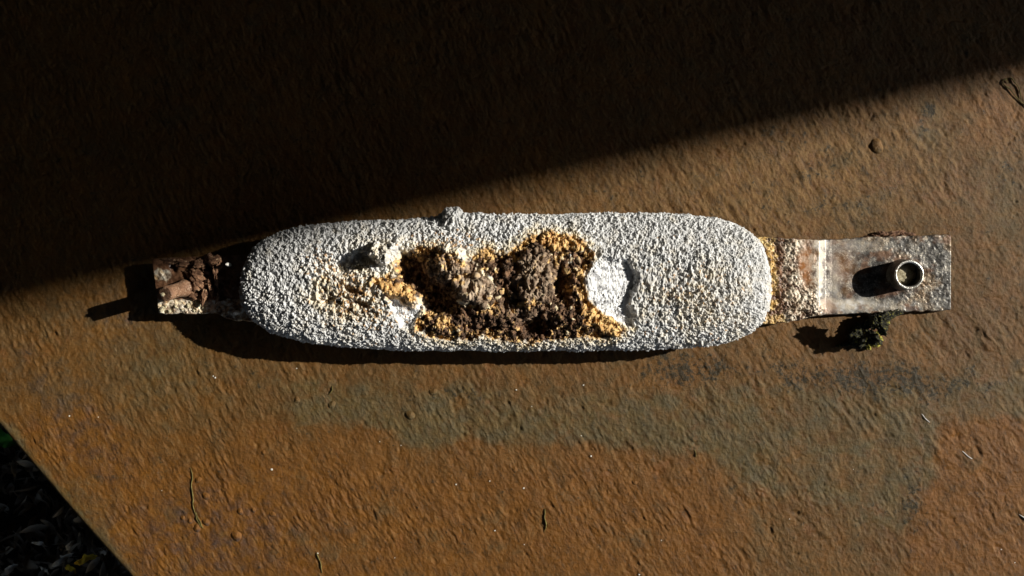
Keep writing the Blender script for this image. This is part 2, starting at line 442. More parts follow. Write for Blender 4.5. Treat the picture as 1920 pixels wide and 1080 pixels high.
# the cut face below the rounding
skirt = []
for k, (dx, dz) in enumerate(((0.0, -4.5), (0.3, -12.0), (2.5, -14.0), (40.0, -14.0))):
    c = co[:, 0, :].copy(); c[:, 0] += dx * MM; c[:, 2] = dz * MM - 0.0005; skirt.append(c)
co = np.concatenate([np.stack(skirt[::-1], 1), co], 1)
PXa = np.concatenate([np.repeat(PXg[:, :1], 4, 1), PXg], 1); PYa = np.concatenate([np.repeat(PYg[:, :1], 4, 1), PYg], 1)
plate = empty("steel_plate")
tag(plate, kind="structure")
np_mesh("plate_top", co, grid_faces(co.shape[0], co.shape[1]), M_PLATE, plate, plate_masks(PXa, PYa), flip=True)
bm = bmesh.new(); box_bm(bm, (0.20, 0.15, (GZ - 0.02) / 2), (0.22, 0.22, -GZ - 0.03), bev=0.006)
bm_obj("pedestal", bm, M_PLATE, plate)

# paint blisters, each a low dome of its own
blisters = [(371, 900, 6), (386, 930, 7), (343, 972, 5), (356, 977, 5), (369, 990, 7), (386, 979, 7), (443, 1005, 9), (450, 959, 6), (475, 956, 5), (511, 964, 6),
            (494, 848, 5), (557, 750, 6), (622, 759, 7), (769, 779, 8), (1644, 274, 12), (965, 880, 6), (1190, 565 + 340, 5), (812, 735, 7)]
th = np.linspace(0, 2 * math.pi, 24, endpoint=False); rr_ = np.linspace(0.02, 1.25, 9)
for (bx, by, br) in blisters:
    rg, tg = np.meshgrid(rr_, th, indexing='ij')
    irr = 1 + 0.12 * np.sin(2 * tg + bx) + 0.06 * np.sin(3 * tg + by)
    X = rg * irr * br * np.cos(tg); Y = rg * irr * br * np.sin(tg)
    hh = plate_height(bx + X, by - Y)
    dome = np.sqrt(np.clip(1.0 - (rg / 1.25) ** 2, 0, 1)) ** 1.5 * br * 0.21
    zz = (hh * 0.4 + hh.mean() * 0.6 + dome - 0.25 + rg * -0.3) * MM
    ox, oy, _ = W(bx, by)
    o = np_mesh("blister", np.stack([X * PXM, Y * PXM, zz], -1), grid_faces(9, 24, True), M_PLATE, plate,
                {k: np.clip(v, 0, 1) for k, v in plate_masks(bx + X, by - Y).items()},
                caps=[list(range(23, -1, -1))[::-1]])
    o.location = (ox, oy, 0)

# ------------------------------------------------------------------ the anode
anode = empty("sacrificial_anode", (0, 0, 0))
tag(anode, "long white corroded zinc bar with rusty steel straps lying on the brown plate", "anode")

top_pts = [(455, 540), (457, 512), (463, 490), (476, 466), (497, 447), (520, 435), (560, 424), (640, 414), (720, 410), (800, 406), (900, 401), (1000, 399), (1100, 397), (1200, 396), (1280, 399), (1335, 405), (1375, 416), (1402, 431), (1422, 452), (1433, 478), (1440, 512), (1442, 545)]
bot_pts = [(455, 540), (457, 566), (464, 586), (478, 603), (508, 622), (550, 638), (600, 648), (680, 655), (760, 659), (900, 660), (1050, 660), (1180, 659), (1270, 655), (1330, 649), (1370, 641), (1400, 628), (1422, 608), (1436, 580), (1442, 545)]
NS, NT = 1280, 520
s = np.linspace(0.004, 0.996, NS)
# stations dense towards the ends
sx = 0.35 * (1 - np.cos(np.pi * s)) / 2 + 0.65 * s
sx = np.where(s < 0.02, sx * (s / 0.02), sx); sx = np.where(s > 0.98, 1 - (1 - sx) * ((1 - s) / 0.02), sx)
bxp = 455 + (1442 - 455) * sx
def ends_interp(px, pts):
    # interpolate on a warped axis so that the blunt ends stay round
    xs = np.array([p[0] for p in pts], float); ys = np.array([p[1] for p in pts], float)
    f = lambda v: np.sign(v - 948.5) * (1 - np.sqrt(np.clip(1 - np.abs((v - 948.5) / 493.5), 0, 1)))
    return np.interp(f(px), f(xs), ys)
yt = ends_interp(bxp, top_pts); yb = ends_interp(bxp, bot_pts)
ker = np.hanning(31); ker /= ker.sum()
def smooth1(a):
    p = np.pad(a, 15, mode='reflect', reflect_type='odd'); return np.convolve(p, ker, 'valid')
yt = smooth1(yt); yb = smooth1(yb)
fit = sstep(0, 0.03, sx) * sstep(1, 0.97, sx)
yt = yt + 4.5 * fit; yb = yb - 3.5 * fit          # room for the grains
ZC, HH = 26.0, 15.0
tt = (bxp - 948.5) / 493.5
hh = HH * np.power(np.clip(1 - np.abs(tt) ** 7, 0, 1), 1 / 2.1)
# around the section: most of the points on the side that is seen
ang = np.concatenate([np.linspace(-35, 215, NT - 60), np.linspace(215, 325, 62)[1:-1]])
ang = np.radians(ang)
n_ = 2.5
ca = np.sign(np.cos(ang)) * np.abs(np.cos(ang)) ** (2 / n_) * np.where(np.sin(ang) < 0, np.abs(np.cos(ang)) ** 0.25, 1.0); sa = np.sign(np.sin(ang)) * np.abs(np.sin(ang)) ** (2 / n_)
# even spacing along the section
dl = np.hypot(np.diff(ca * 52), np.diff(sa * 15)); L = np.concatenate([[0], np.cumsum(dl)])
kz = PXM * (CAM_H - 22 * MM) / CAM_H
yc = (540 - (yt + yb) / 2) * kz; hw = (yb - yt) / 2 * kz
X = np.repeat(((bxp - 960) * kz)[:, None], NT, 1)
Y = yc[:, None] + hw[:, None] * ca[None, :]
zcs = 22.0 + 4.0 * np.abs(tt) ** 3
fr_ = hh / HH
Z = (zcs[:, None] + np.where(sa[None, :] < 0, (fr_ * (zcs - 0.5))[:, None], (fr_ * (41.0 - zcs))[:, None]) * sa[None, :]) * MM
P = np.stack([X, Y, Z], -1)
du = np.gradient(P, axis=0); dv = np.gradient(P, axis=1)
Nn = np.cross(du, dv); Nn /= np.linalg.norm(Nn, axis=-1, keepdims=True) + 1e-12
if Nn[NS // 2, np.argmax(sa), 2] < 0: Nn = -Nn
kk = PXM * (CAM_H - Z) / CAM_H
PX = 960 + X / kk; PY = 540 - Y / kk
upside = sstep(-0.1, 0.25, Nn[..., 2])

xm, ym, zm = X / MM, Y / MM, Z / MM
wpx = PX + 7 * fbm(PX / 14, PY / 14, octv=4, seed=61); wpy = PY + 7 * fbm(PX / 14, PY / 14, octv=4, seed=67)
RUSTP = [(738, 503), (754, 480), (785, 466), (812, 463), (842, 474), (868, 488), (890, 478), (908, 470), (935, 473), (962, 468), (985, 450), (1002, 440), (1032, 437), (1062, 444), (1092, 456), (1112, 474), (1112, 496), (1098, 512), (1096, 545), (1104, 565),
         (1130, 588), (1160, 604), (1172, 620), (1150, 632), (1110, 633), (1078, 634), (1040, 638), (1000, 642), (960, 642), (925, 636), (900, 627), (880, 637), (842, 640), (802, 630), (780, 616), (778, 604), (800, 588), (792, 562), (750, 548), (700, 532), (696, 522), (740, 515)]
sd_r = poly_sd(wpx, wpy, RUSTP)
rust = sstep(3, -4, sd_r) * upside
WHITEP = [(1108, 490), (1128, 483), (1178, 486), (1194, 512), (1198, 534), (1186, 546), (1183, 570), (1190, 592), (1188, 614), (1165, 609), (1124, 583), (1100, 560), (1096, 522)]
sd_w = poly_sd(PX + 7 * fbm(PX / 10, PY / 10, octv=4, seed=71), PY + 7 * fbm(PX / 10, PY / 10, octv=4, seed=73), WHITEP)
bare = sstep(3, -7, sd_w)
sd_w2 = poly_sd(wpx, wpy, [(722, 548), (745, 555), (790, 575), (778, 605), (776, 622), (752, 616), (738, 590)])
bare2 = sstep(4, -6, sd_w2)
# loose grains
gx = xm + 0.9 * fbm(xm / 2.2, ym / 2.2, zm / 2.2, octv=2, seed=91); gy = ym + 0.9 * fbm(xm / 2.2, ym / 2.2, zm / 2.2, octv=2, seed=94); gz = zm
g1, id1 = grains(gx / 1.22, gy / 1.35, gz / 1.22, seed=101, var=1.1)
g2, id2 = grains(gx / 0.85, gy / 0.85, gz / 0.85, seed=111, var=0.9)
g3, id3 = grains(gx / 3.0, gy / 3.4, gz / 3.0, seed=121, var=1.0)
lump = fbm(xm / 16, ym / 16, zm / 16, octv=3, seed=131)
smooth_z = np.clip(0.5 + 1.4 * fbm(PX / 55, PY / 40, octv=3, seed=137), 0, 1)
pit = np.clip(fbm(gx / 2.0, gy / 2.0, gz / 2.0, octv=3, seed=135, gain=0.6), -1, 1)
coarse = np.clip(blob(PX, PY, 660, 550, 110, 80) + 0.8 * blob(PX, PY, 1290, 570, 110, 90) + 0.5 * blob(PX, PY, 860, 440, 160, 40), 0, 1)
disp = (0.20 + 0.66 * smooth_z + 0.40 * coarse) * g1 * 0.9 + 0.50 * g2 + 1.3 * coarse * g3 + 0.8 * lump + (1.15 + 0.6 * smooth_z + 1.3 * coarse) * pit - 3.0 * np.clip(fbm(gx / 3.6, gy / 3.6, gz / 3.6, octv=3, seed=139) - 0.26, 0, 1) - 0.2
sm = np.maximum(bare, bare2)
# the broken shape of the crust, mm, straight up
wx2 = PX + 17 * fbm(PX / 24, PY / 24, octv=5, seed=171, gain=0.6); wy2 = PY + 17 * fbm(PX / 24, PY / 24, octv=5, seed=177, gain=0.6)
B = lambda *a, **k: blob(wx2, wy2, *a, **k)
up = (-2.2 * rust - 15.0 * B(776, 508, 31, 36, p=3) - 15.0 * B(822, 560, 36, 31, 35, p=3) - 5.0 * B(795, 590, 18, 12, -30, p=2) - 12.0 * B(1056, 535, 20, 40, p=3) - 11.0 * B(1004, 608, 29, 19, p=3)
      - 6.0 * B(945, 490, 14, 12, p=2) - 6.0 * B(652, 546, 17, 9, p=2) - 5.5 * B(676, 572, 15, 10, p=2) - 4.0 * B(612, 560, 9, 14) - 4.5 * B(948, 545, 9, 16, p=2) - 5.0 * B(1098, 498, 10, 16, p=2) - 5 * B(930, 610, 10, 10, p=2) - 4 * B(1085, 590, 14, 8, 20) - 4 * B(900, 612, 12, 10, p=2)
      + 9.0 * B(846, 492, 27, 28, 40, p=3) + 6.0 * B(885, 545, 40, 22, 20, p=3) + 6.0 * B(1005, 530, 28, 66, p=3) + 4.0 * B(1105, 600, 55, 22, 15, p=2)
      + 3.5 * B(1050, 452, 62, 14, 8, p=2) + 12.5 * B(719, 478, 17, 18, 40, p=3) - 4.5 * B(660, 495, 42, 15, -8, p=2)
      + 3.0 * B(742, 546, 58, 13, 28, p=2) + 2.5 * B(820, 612, 40, 14) + 2.8 * B(942, 590, 40, 18) + 2.0 * B(960, 520, 14, 30)
      - 2.5 * bare + 2.2 * bare * np.clip((1150 - PX) / 45, -1, 1) - 4.5 * bare2 + 1.5 * B(1215, 500, 22, 16) + 3.0 * B(738, 465, 10, 26, 10)
      - 2.4 * B(800, 412, 22, 10)) * upside
outw = 6.0 * blob(PX, PY, 847, 405, 20, 20, p=2) + 1.6 * blob(PX, PY, 880, 410, 30, 16)
P1 = P + Nn * (outw * MM)[..., None]
P1[..., 2] += up * MM
N1 = np.cross(np.gradient(P1, axis=0), np.gradient(P1, axis=1)); N1 /= np.linalg.norm(N1, axis=-1, keepdims=True) + 1e-12
if N1[NS // 2, np.argmax(sa), 2] < 0: N1 = -N1
zq = P1[..., 2] / MM
r1 = fbm(xm / 6.0, ym / 6.0, zq / 6.0, octv=5, seed=141, gain=0.66)
r2, idr = grains(xm / 2.6 + 0.5 * r1, ym / 2.6, zq / 2.6, seed=151, var=1.1)
r3, _ = grains(xm / 1.2, ym / 1.2, zq / 1.2, seed=156, var=1.0)
rj = 1 - 2 * np.abs(fbm(xm / 4.6, ym / 4.6, zq / 4.6, octv=4, seed=146, gain=0.6))
disp_r = 3.0 * r1 + 0.55 * r2 + 0.45 * r3 + 2.0 * rj + 2.6 * (1 - 2.2 * np.abs(fbm(xm / 11 + 3, ym / 15, zq / 11, octv=4, seed=149, gain=0.6))) - 2.4
disp = disp * (1 - rust) + disp_r * rust
disp = disp * (1 - 0.72 * sm) + sm * (0.9 * fbm(xm / 4, ym / 4, octv=5, seed=161, gain=0.65) + 0.25 * g2)
steep = np.clip(rust * 1.0 + 0.6 * bare2, 0, 1)[..., None]
NB = Nn * (1 - steep) + N1 * steep; NB /= np.linalg.norm(NB, axis=-1, keepdims=True) + 1e-12
P2 = P1 + NB * (disp * MM)[..., None]
P2[..., 2] = np.maximum(P2[..., 2], 0.0002)
# masks for corrosion product colours; the tan ridges also hold painted sunlight
nz = fbm(PX / 7, PY / 7, octv=3, seed=181); nz2 = fbm(PX / 18, PY / 18, octv=3, seed=187)
rim = sstep(-16, -3, sd_r) * (sd_r < 4) * upside
och = np.maximum.reduce([
    1.25 * B(1050, 450, 62, 15, 8, p=2), 1.1 * B(1125, 600, 44, 24, 35, p=2), 1.0 * B(1104, 545, 12, 42, p=2), 0.8 * B(1108, 480, 14, 12), 0.95 * B(742, 548, 54, 18, 28, p=2), 0.85 * B(798, 467, 20, 6),
    0.8 * B(905, 575, 28, 12, -10), 0.7 * B(838, 605, 24, 16), 0.6 * B(795, 618, 22, 10), 0.75 * B(1012, 636, 26, 5, -12), 0.7 * B(975, 492, 12, 14), 0.6 * B(995, 570, 14, 14), 0.6 * B(925, 470, 45, 8), 0.55 * B(1080, 620, 60, 14), 0.55 * B(712, 500, 22, 14)])
och = np.maximum(och, 0.30 * sstep(-22, -4, sd_r) + 0.22 * rust)
och = sstep(0.36, 0.58, och * 0.95 + 0.42 * nz + 0.22 * nz2 + 0.30 * (idr - 0.5)) * upside * np.clip(rust + sstep(9, 2, sd_r) * 0.8 + 0.9 * B(742, 548, 54, 18, 28, p=2), 0, 1)
grain_o = np.maximum.reduce([0.58 * blob(PX, PY, 655, 555, 56, 46, p=2), 0.55 * blob(PX, PY, 600, 500, 30, 24), 0.16 * blob(PX, PY, 1285, 560, 80, 62), 0.35 * blob(PX, PY, 700, 590, 60, 40), 0.3 * blob(PX, PY, 840, 455, 60, 20)])
gsel = (id1 < grain_o) * sstep(0.3, 0.6, g1)
tanm = np.clip(np.maximum.reduce([B(845, 495, 34, 34, p=2), B(885, 540, 46, 26, 20, p=2), 0.8 * B(1005, 520, 32, 50, p=2), 0.5 * B(985, 575, 40, 20)]), 0, 1)
gb = (id1 < 0.9 * np.maximum(blob(PX, PY, 655, 552, 34, 24, 20), 0.6 * blob(PX, PY, 678, 580, 24, 18))) * upside
och = np.maximum(och, 0.8 * gsel * upside)
white_in = np.maximum.reduce([1.2 * B(912, 518, 34, 7, 32), 1.2 * B(866, 566, 14, 8, 20), 0.9 * B(1072, 484, 8, 8), 0.8 * B(1056, 565, 7, 7), 0.7 * B(880, 488, 30, 10, 20)])
white_in = sstep(0.45, 0.7, white_in + 0.2 * nz)
rust_c = np.clip(np.maximum(rust * (1 - 0.0), 0.85 * gb) - white_in, 0, 1)
och = och * (1 - white_in) * np.clip(1 - bare, 0, 1)
cell = np.where(rust > 0.5, idr, 0.5 * id1 + 0.5 * id2)
stain = np.clip(np.maximum.reduce([sstep(26, 0, sd_r) * 0.75, 0.6 * blob(PX, PY, 650, 550, 75, 62, p=2), 0.34 * blob(PX, PY, 1290, 560, 90, 70), 0.5 * blob(PX, PY, 700, 480, 50, 40)]) + 0.35 * nz2, 0, 1) * upside
attrs = dict(stain=stain, tan=tanm, rust=rust_c * (1 - bare), ochre=och, bare=np.clip(np.maximum(bare, bare2 * (1 - rust)), 0, 1), cell=cell)
faces = grid_faces(NS, NT, True)
fr = rust.reshape(-1)[faces].mean(1) > 0.5
def sub_mesh(name, sel, parent, caps=()):
    f = faces[sel]; used = np.unique(f); inv = np.full(NS * NT, -1, np.int64); inv[used] = np.arange(len(used))
    return np_mesh(name, P2.reshape(-1, 3)[used], inv[f].astype(np.int32), M_ZINC, parent, {k: v.reshape(-1)[used] for k, v in attrs.items()}, caps=[[int(inv[i]) for i in c] for c in caps], flip=True)
body = sub_mesh("zinc_body", ~fr, anode, caps=[list(range(NT)), list(range((NS - 1) * NT, NS * NT))[::-1]])
crust = sub_mesh("rust_crust", fr, body)
crust["label"] = "brown and ochre crumbly rust crust with deep black hollows"

# ---- steel straps
def slab(name, px0, px1, top, bot, ztop, thick, nx, ny, dispf, maskf, parent):
    """a bar of flat steel: rounded long edges, top face displaced by dispf (mm), masks by maskf"""
    pxs = np.linspace(px0, px1, nx)
    prof = [(0.0, -1.0), (0.0, -0.55), (0.0, -0.25), (0.004, -0.08)]
    vs = np.linspace(0.012, 0.988, ny)
    ring_v = np.concatenate([[p[0] for p in prof], vs, [1 - p[0] for p in prof[::-1]], [0.8, 0.5, 0.2]])
    ring_z = np.concatenate([[p[1] for p in prof], np.zeros(ny), [p[1] for p in prof[::-1]], [-1, -1, -1]])
    istop = np.concatenate([np.zeros(3), [0.6], np.ones(ny), [0.6], np.zeros(3), np.zeros(3)])
    nr = len(ring_v)
    ta = np.interp(pxs, *zip(*top)); ba = np.interp(pxs, *zip(*bot)); zt = np.interp(pxs, *zip(*ztop))
    PXs = np.repeat(pxs[:, None], nr, 1)
    PYs = ta[:, None] + (ba - ta)[:, None] * ring_v[None, :]
    edge_n = 2.2 * fbm(PXs / 12, PYs / 200, octv=3, seed=hash(name) % 50 + 200)
    PYs = PYs + edge_n * (np.abs(ring_v[None, :] - 0.5) > 0.47)
    d = dispf(PXs, PYs) * istop[None, :]
    zz = zt[:, None] + thick * ring_z[None, :] + d
    k = PXM * (CAM_H - zt[:, None] * MM) / CAM_H
    co = np.stack([(PXs - 960) * k, (540 - PYs) * k, zz * MM], -1)
    return np_mesh(name, co, grid_faces(nx, nr, True), M_STRAP, parent, maskf(PXs, PYs, d), caps=[list(range(nr))[::-1], list(range((nx - 1) * nr, nx * nr))], flip=False)

def rs_disp(px, py):
    cr = sstep(1534, 1515, px + 10 * fbm(px / 14, py / 14, seed=301)) + 0.9 * blob(px, py, 1500, 585, 40, 18, p=2)
    cr = np.clip(cr - 0.85 * blob(px, py, 1512, 495, 22, 52, p=2), 0, 1)
    g, _ = grains(px / 6.5, py / 6.5, seed=305)
    crumb = 0.10 * g + 0.9 * (1 - 2 * np.abs(fbm(px / 9, py / 9, octv=3, seed=309))) + 2.8 * fbm(px / 15, py / 15, octv=5, seed=307, gain=0.68)
    smooth = 0.30 * fbm(px / 34, py / 34, octv=3, seed=311) + 0.12 * sstep(1600, 1700, px) * fbm(px / 5, py / 5, octv=3, seed=313) * 2
    rim = 0.5 * blob(px, py, 1684, 516, 48, 46, p=3)
    return crumb * cr + smooth * (1 - cr) + rim
def rs_mask(px, py, d):
    wx = px + 9 * fbm(px / 16, py / 16, octv=4, seed=321); wy = py + 9 * fbm(px / 16, py / 16, octv=4, seed=327)
    n = fbm(px / 9, py / 9, octv=3, seed=331)
    ochre = sstep(1462, 1450, wx) * sstep(-0.25, 0.25, n + 0.12)
    ochre = np.maximum(ochre, 0.7 * sstep(0.35, 0.6, blob(wx, wy, 1448, 600, 30, 12) + 0.3 * n))
    rust = np.maximum(sstep(1492, 1472, wx) * sstep(440, 470, wy), 0.9 * blob(wx, wy, 1492, 572, 20, 14))
    rust = np.maximum(rust, 0.8 * blob(wx, wy, 1475, 450, 40, 7))
    cream = sstep(1462, 1478, wx) * sstep(1540, 1512, wx) * (0.55 + 0.45 * sstep(-0.2, 0.3, n))
    red = np.maximum(0.95 * blob(wx, wy, 1512, 492, 16, 48, p=2), 0.6 * blob(wx, wy, 1556, 575, 12, 14))
    red = np.maximum(red, 0.35 * blob(wx, wy, 1580, 500, 24, 40))
    cream = cream * (1 - red)
    white = np.maximum.reduce([0.95 * blob(wx, wy, 1539, 520, 5, 62, p=2), 0.85 * blob(wx, wy, 1592, 572, 55, 15, p=2), 0.55 * blob(wx, wy, 1566, 530, 10, 40), 0.6 * blob(wx, wy, 1525, 455, 30, 8), 0.35 * blob(wx, wy, 1620, 460, 60, 10),  # bend ridge blobs paint its sunlit highlight white; the others are white deposits
                               0.25 * sstep(0.25, 0.6, n) * sstep(1660, 1720, px), 0.6 * blob(wx, wy, 1670, 575, 60, 8)])
    rr = np.hypot(wx - 1690, wy - 516)
    rust = np.maximum(rust, 0.75 * sstep(46, 33, rr) * sstep(-0.4, 0.3, n))
    rust = np.maximum(rust, 0.8 * sstep(0.15, 0.45, fbm(px / 30, py / 24, octv=4, seed=337)) * sstep(1545, 1575, px))
    white = np.clip(white, 0, 1) * (0.7 + 0.3 * sstep(-0.3, 0.3, n))
    edge_w = sstep(6, 1, np.minimum(np.abs(py - 445), np.abs(py - 586))) * sstep(0.0, 0.4, n)
    cream = np.maximum(cream, 0.8 * edge_w * sstep(1540, 1560, px))
    return dict(ochre=ochre, rust=np.clip(rust - ochre, 0, 1), cream=cream, red=red, white=white)
strap_r = slab("strap", 1405, 1783, [(1405, 446), (1440, 444), (1500, 449), (1545, 450), (1640, 444), (1783, 440)], [(1405, 609), (1450, 607), (1490, 603), (1530, 592), (1640, 587), (1783, 582)],
               [(1405, 13.5), (1526, 13.0), (1536, 12.4), (1548, 8.6), (1560, 7.8), (1600, 7.0), (1783, 6.4)], 5.0, 380, 190, rs_disp, rs_mask, anode)
strap_r["label"] = "grey steel strap with a short open tube, rusty where it leaves the zinc"

def ls_disp(px, py):
    g, _ = grains(px / 6.5, py / 6.5, seed=405)
    lowc = sstep(560, 568, py + 4 * fbm(px / 10, py / 10, seed=407)) + blob(px, py, 300, 518, 12, 12)
    rough = 1.6 * fbm(px / 13, py / 13, octv=4, seed=409, gain=0.6) * sstep(330, 370, px)
    hole = -4.5 * blob(px, py, 372, 512, 12, 8, 30) - 4.0 * blob(px, py, 322, 500, 5, 10) - 4.0 * blob(px, py, 384, 500, 14, 7, 15) - 3.5 * blob(px, py, 372, 545, 8, 14, -35)
    return np.clip(lowc, 0, 1) * (0.4 * g + 1.2 * fbm(px / 9, py / 9, octv=4, seed=415, gain=0.65)) + rough + hole + 0.3 * fbm(px / 8, py / 8, seed=411)
def ls_mask(px, py, d):
    wx = px + 6 * fbm(px / 12, py / 12, octv=4, seed=421); wy = py + 6 * fbm(px / 12, py / 12, octv=4, seed=427)
    n = fbm(px / 8, py / 8, octv=3, seed=431)
    cream = np.maximum(sstep(560, 566, wy), sstep(0.4, 0.6, blob(wx, wy, 302, 516, 18, 14) + 0.15 * n))
    rust = 1 - cream
    return dict(cream=cream * (0.75 + 0.25 * n), rust=rust, red=0.25 * sstep(0, 0.4, n), white=0 * px, ochre=0.35 * sstep(0.1, 0.4, n) * cream)
strap_l = slab("strap", 284, 500, [(284, 484), (400, 480), (500, 478)], [(284, 588), (400, 588), (430, 600), (500, 605)], [(284, 13.5), (500, 15)], 5.0, 220, 110, ls_disp, ls_mask, anode)
# the free end is cut slightly askew
for v in strap_l.data.vertices:
    pyv = 540 - v.co.y / PXM; pxv = 960 + v.co.x / PXM
    v.co.x += PXM * 14 * max(0.0, (pyv - 484) / 102) * max(0.0, min(1.0, (450 - pxv) / 100))
strap_l["label"] = "flaking rusty strap end with a leaning stud, half in shade"

def lathe(name, prof, seg, mat, parent, wob=0.0, seed=0, M4=None, closed=True):
    """prof: (radius, height) mm, open at both ends closed with caps"""
    prof = np.array(prof, float); nr = len(prof)
    t = np.linspace(0, 2 * np.pi, seg, endpoint=False)
    r = prof[:, 0][:, None] * np.ones((1, seg)); zz = prof[:, 1][:, None] * np.ones((1, seg))
    x = r * np.cos(t); y = r * np.sin(t)
    nn = fbm(x / 3 + 7, y / 3, zz / 3, octv=3, seed=seed)
    r = r + wob * nn; zz = zz + 0.6 * wob * fbm(x / 2, y / 2, zz / 2 + 5, octv=2, seed=seed + 5)
    co = np.stack([r * np.cos(t), r * np.sin(t), zz], -1) * MM
    if M4 is not None:
        co = co.reshape(-1, 3) @ np.array(M4.to_3x3()).T + np.array(M4.translation)
    return np_mesh(name, co, grid_faces(nr, seg, True), mat, parent, caps=[list(range(seg))[::-1], list(range((nr - 1) * seg, nr * seg))] if closed else ())

# open tube welded on the right strap
tx, ty, _ = W(1705, 515, 20.5 * MM)
prof = [(13.2, -3.5), (12.6, -1.0), (11.7, 0.2), (11.3, 1.5)] + [(11.0 + 0.12 * math.sin(k * 2.1), 1.5 + k * 0.9) for k in range(1, 12)] + [(11.0, 12.6), (10.8, 13.3), (10.4, 13.7), (9.9, 13.8), (9.2, 13.6), (8.75, 13.1)]
prof += [(8.65 + (0.35 if k % 2 else -0.15), 12.6 - k * 0.6) for k in range(0, 13)] + [(8.8, 4.6), (7.0, 4.0), (4.0, 4.3), (1.0, 4.1)]
tube = lathe("tube", prof, 96, M_TUBE, strap_r, wob=0.28, seed=503, M4=Matrix.Translation((tx, ty, 6.9 * MM)))
def lump(name, c, dims, mat, parent, seed, rough=0.35, sub=4, rot=(0, 0, 0), freq=1.6, spiky=0.0):
    bm = bmesh.new(); bmesh.ops.create_icosphere(bm, subdivisions=sub, radius=1.0)
    v = np.array([q.co[:] for q in bm.verts])
    f = fbm(v[:, 0] * freq + seed, v[:, 1] * freq, v[:, 2] * freq, octv=4, seed=seed, gain=0.6)
    g, _ = grains(v[:, 0] * freq * 2.2, v[:, 1] * freq * 2.2, v[:, 2] * freq * 2.2, seed=seed + 3)
    sc = 1 + rough * 1.6 * f + rough * 0.45 * (g - 0.5) + spiky * np.clip(f, 0, 1) ** 2 * 4
    v = v * sc[:, None] * np.array(dims) * MM
    rm = np.array(Matrix.Rotation(rot[2], 3, 'Z') @ Matrix.Rotation(rot[1], 3, 'Y') @ Matrix.Rotation(rot[0], 3, 'X'))
    v = v @ rm.T
    for q, w in zip(bm.verts, v): q.co = w
    o = bm_obj(name, bm, mat, parent, smooth=True); o.location = c
    return o
lump("scale_plug", (tx - 0.8 * MM, ty + 0.3 * MM, 13.5 * MM), (8.0, 7.8, 2.2), M_DIRT, strap_r, 77, 0.25)
lathe("tube_rim", [(8.6, 12.8), (8.95, 13.75), (9.8, 14.05), (10.3, 13.95), (10.75, 13.4), (10.6, 12.9)], 96, M_RIM, strap_r, wob=0.22, seed=507, M4=Matrix.Translation((tx, ty, 6.9 * MM)), closed=False)
# leaning stud on the left strap, with its ragged rust collar
bx_, by_, _ = W(350, 539, 13.5 * MM); tx2, ty2, _ = W(309, 551, 37 * MM)
b0 = Vector((bx_, by_, 12.0 * MM)); t0 = Vector((tx2, ty2, 36.5 * MM))
axis = (t0 - b0); ln = axis.length / MM
M4 = Matrix.Translation(b0) @ axis.to_track_quat('Z', 'Y').to_matrix().to_4x4()
prof = [(7.2, -2), (6.8, 2), (5.9, ln * 0.25)] + [(5.25 + 0.12 * (k % 2), ln * 0.3 + k * ln * 0.065) for k in range(10)] + [(5.25, ln * 0.96), (5.2, ln * 0.985), (4.95, ln * 0.998), (4.6, ln), (2.6, ln + 0.05), (1.2, ln), (0.4, ln)]
stud = lathe("stud", prof, 64, M_STUD, strap_l, wob=0.55, seed=523, M4=M4)
collar = [(366, 514, 15, (7, 4.0, 2.4), 25), (370, 530, 15.5, (5, 6, 2.6), -20), (361, 556, 14.5, (8, 2.6, 1.8), 8), (384, 552, 15.5, (2.4, 6.5, 2.4), 15), (398, 488, 16.5, (5.5, 4, 2.2), 10), (405, 520, 16.5, (1.6, 8, 3.2), -6), (409, 500, 17, (2.0, 5, 2.6), 10),
          (348, 494, 14, (7, 2.6, 1.2), 0), (318, 490, 13.8, (8, 2.4, 0.9), 0), (374, 494, 15, (5, 3, 1.8), -15), (390, 528, 15, (2.0, 3.6, 2), 30), (396, 545, 15.5, (1.4, 5, 2.2), -10), (407, 556, 15.5, (1.4, 4, 2.2), 5), (386, 508, 14.5, (3, 2.2, 1.6), 40), (352, 512, 14, (4, 2, 1.2), 20)]
for i, (cx, cy, cz, dm, ra) in enumerate(collar):
    lump("rust_flake", W(cx, cy, cz * MM), dm, M_RUST, strap_l, 540 + i * 7, 0.55, 4, (0.25 * ((i % 3) - 1), 0.3 * ((i % 2) - 0.5), R(-ra)), 1.9)
for i, (cx, cy, r_) in enumerate(((304, 580, 2.4), (311, 574, 1.2), (330, 575, 1.7), (342, 580, 1.3), (353, 573, 2.0), (372, 571, 2.6), (383, 579, 1.6), (318, 583, 1.5), (364, 582, 1.4))):
    lump("scale_lump", W(cx, cy, 13.8 * MM), (r_, r_ * 0.85, r_ * 0.8), M_DIRT, strap_l, 640 + i * 5, 0.5, 3, (0, 0, i))
lump("scale_lump", t0 + axis.normalized() * 0.2 * MM + Vector((-1.5, -0.5, 0.2)) * MM, (1.6, 1.3, 0.8), M_DIRT, strap_l, 655, 0.3, 3)
for i, (cx, cy, cz) in enumerate(((428, 496, 24.0), (443, 586, 24.5))):
    lump("scale_spike", W(cx, cy, (cz - 4) * MM), (1.5, 1.5, 6.0), M_CRUMB, strap_l, 660 + i * 5, 0.2, 3)

# crust blocks breaking the strap's upper edge, right
for i, (cx, cy, r_) in enumerate(((1641, 441, 2.2), (1655, 436, 2.6), (1672, 437, 3.2), (1690, 436, 2.8), (1704, 437, 2.4), (1625, 443, 1.6), (1462, 447, 2.8), (1488, 449, 2.6))):
    lump("rust_flake", W(cx, cy + 3, (2.5 if cx > 1600 else 12) * MM), (r_ * (1.5 + 0.5 * (i % 3)), r_ * 0.7, r_ * 0.7), M_RUST, strap_r, 680 + i * 5, 0.45, 4, (0, 0, 0.25 * (i % 3 - 1)), 2.4)

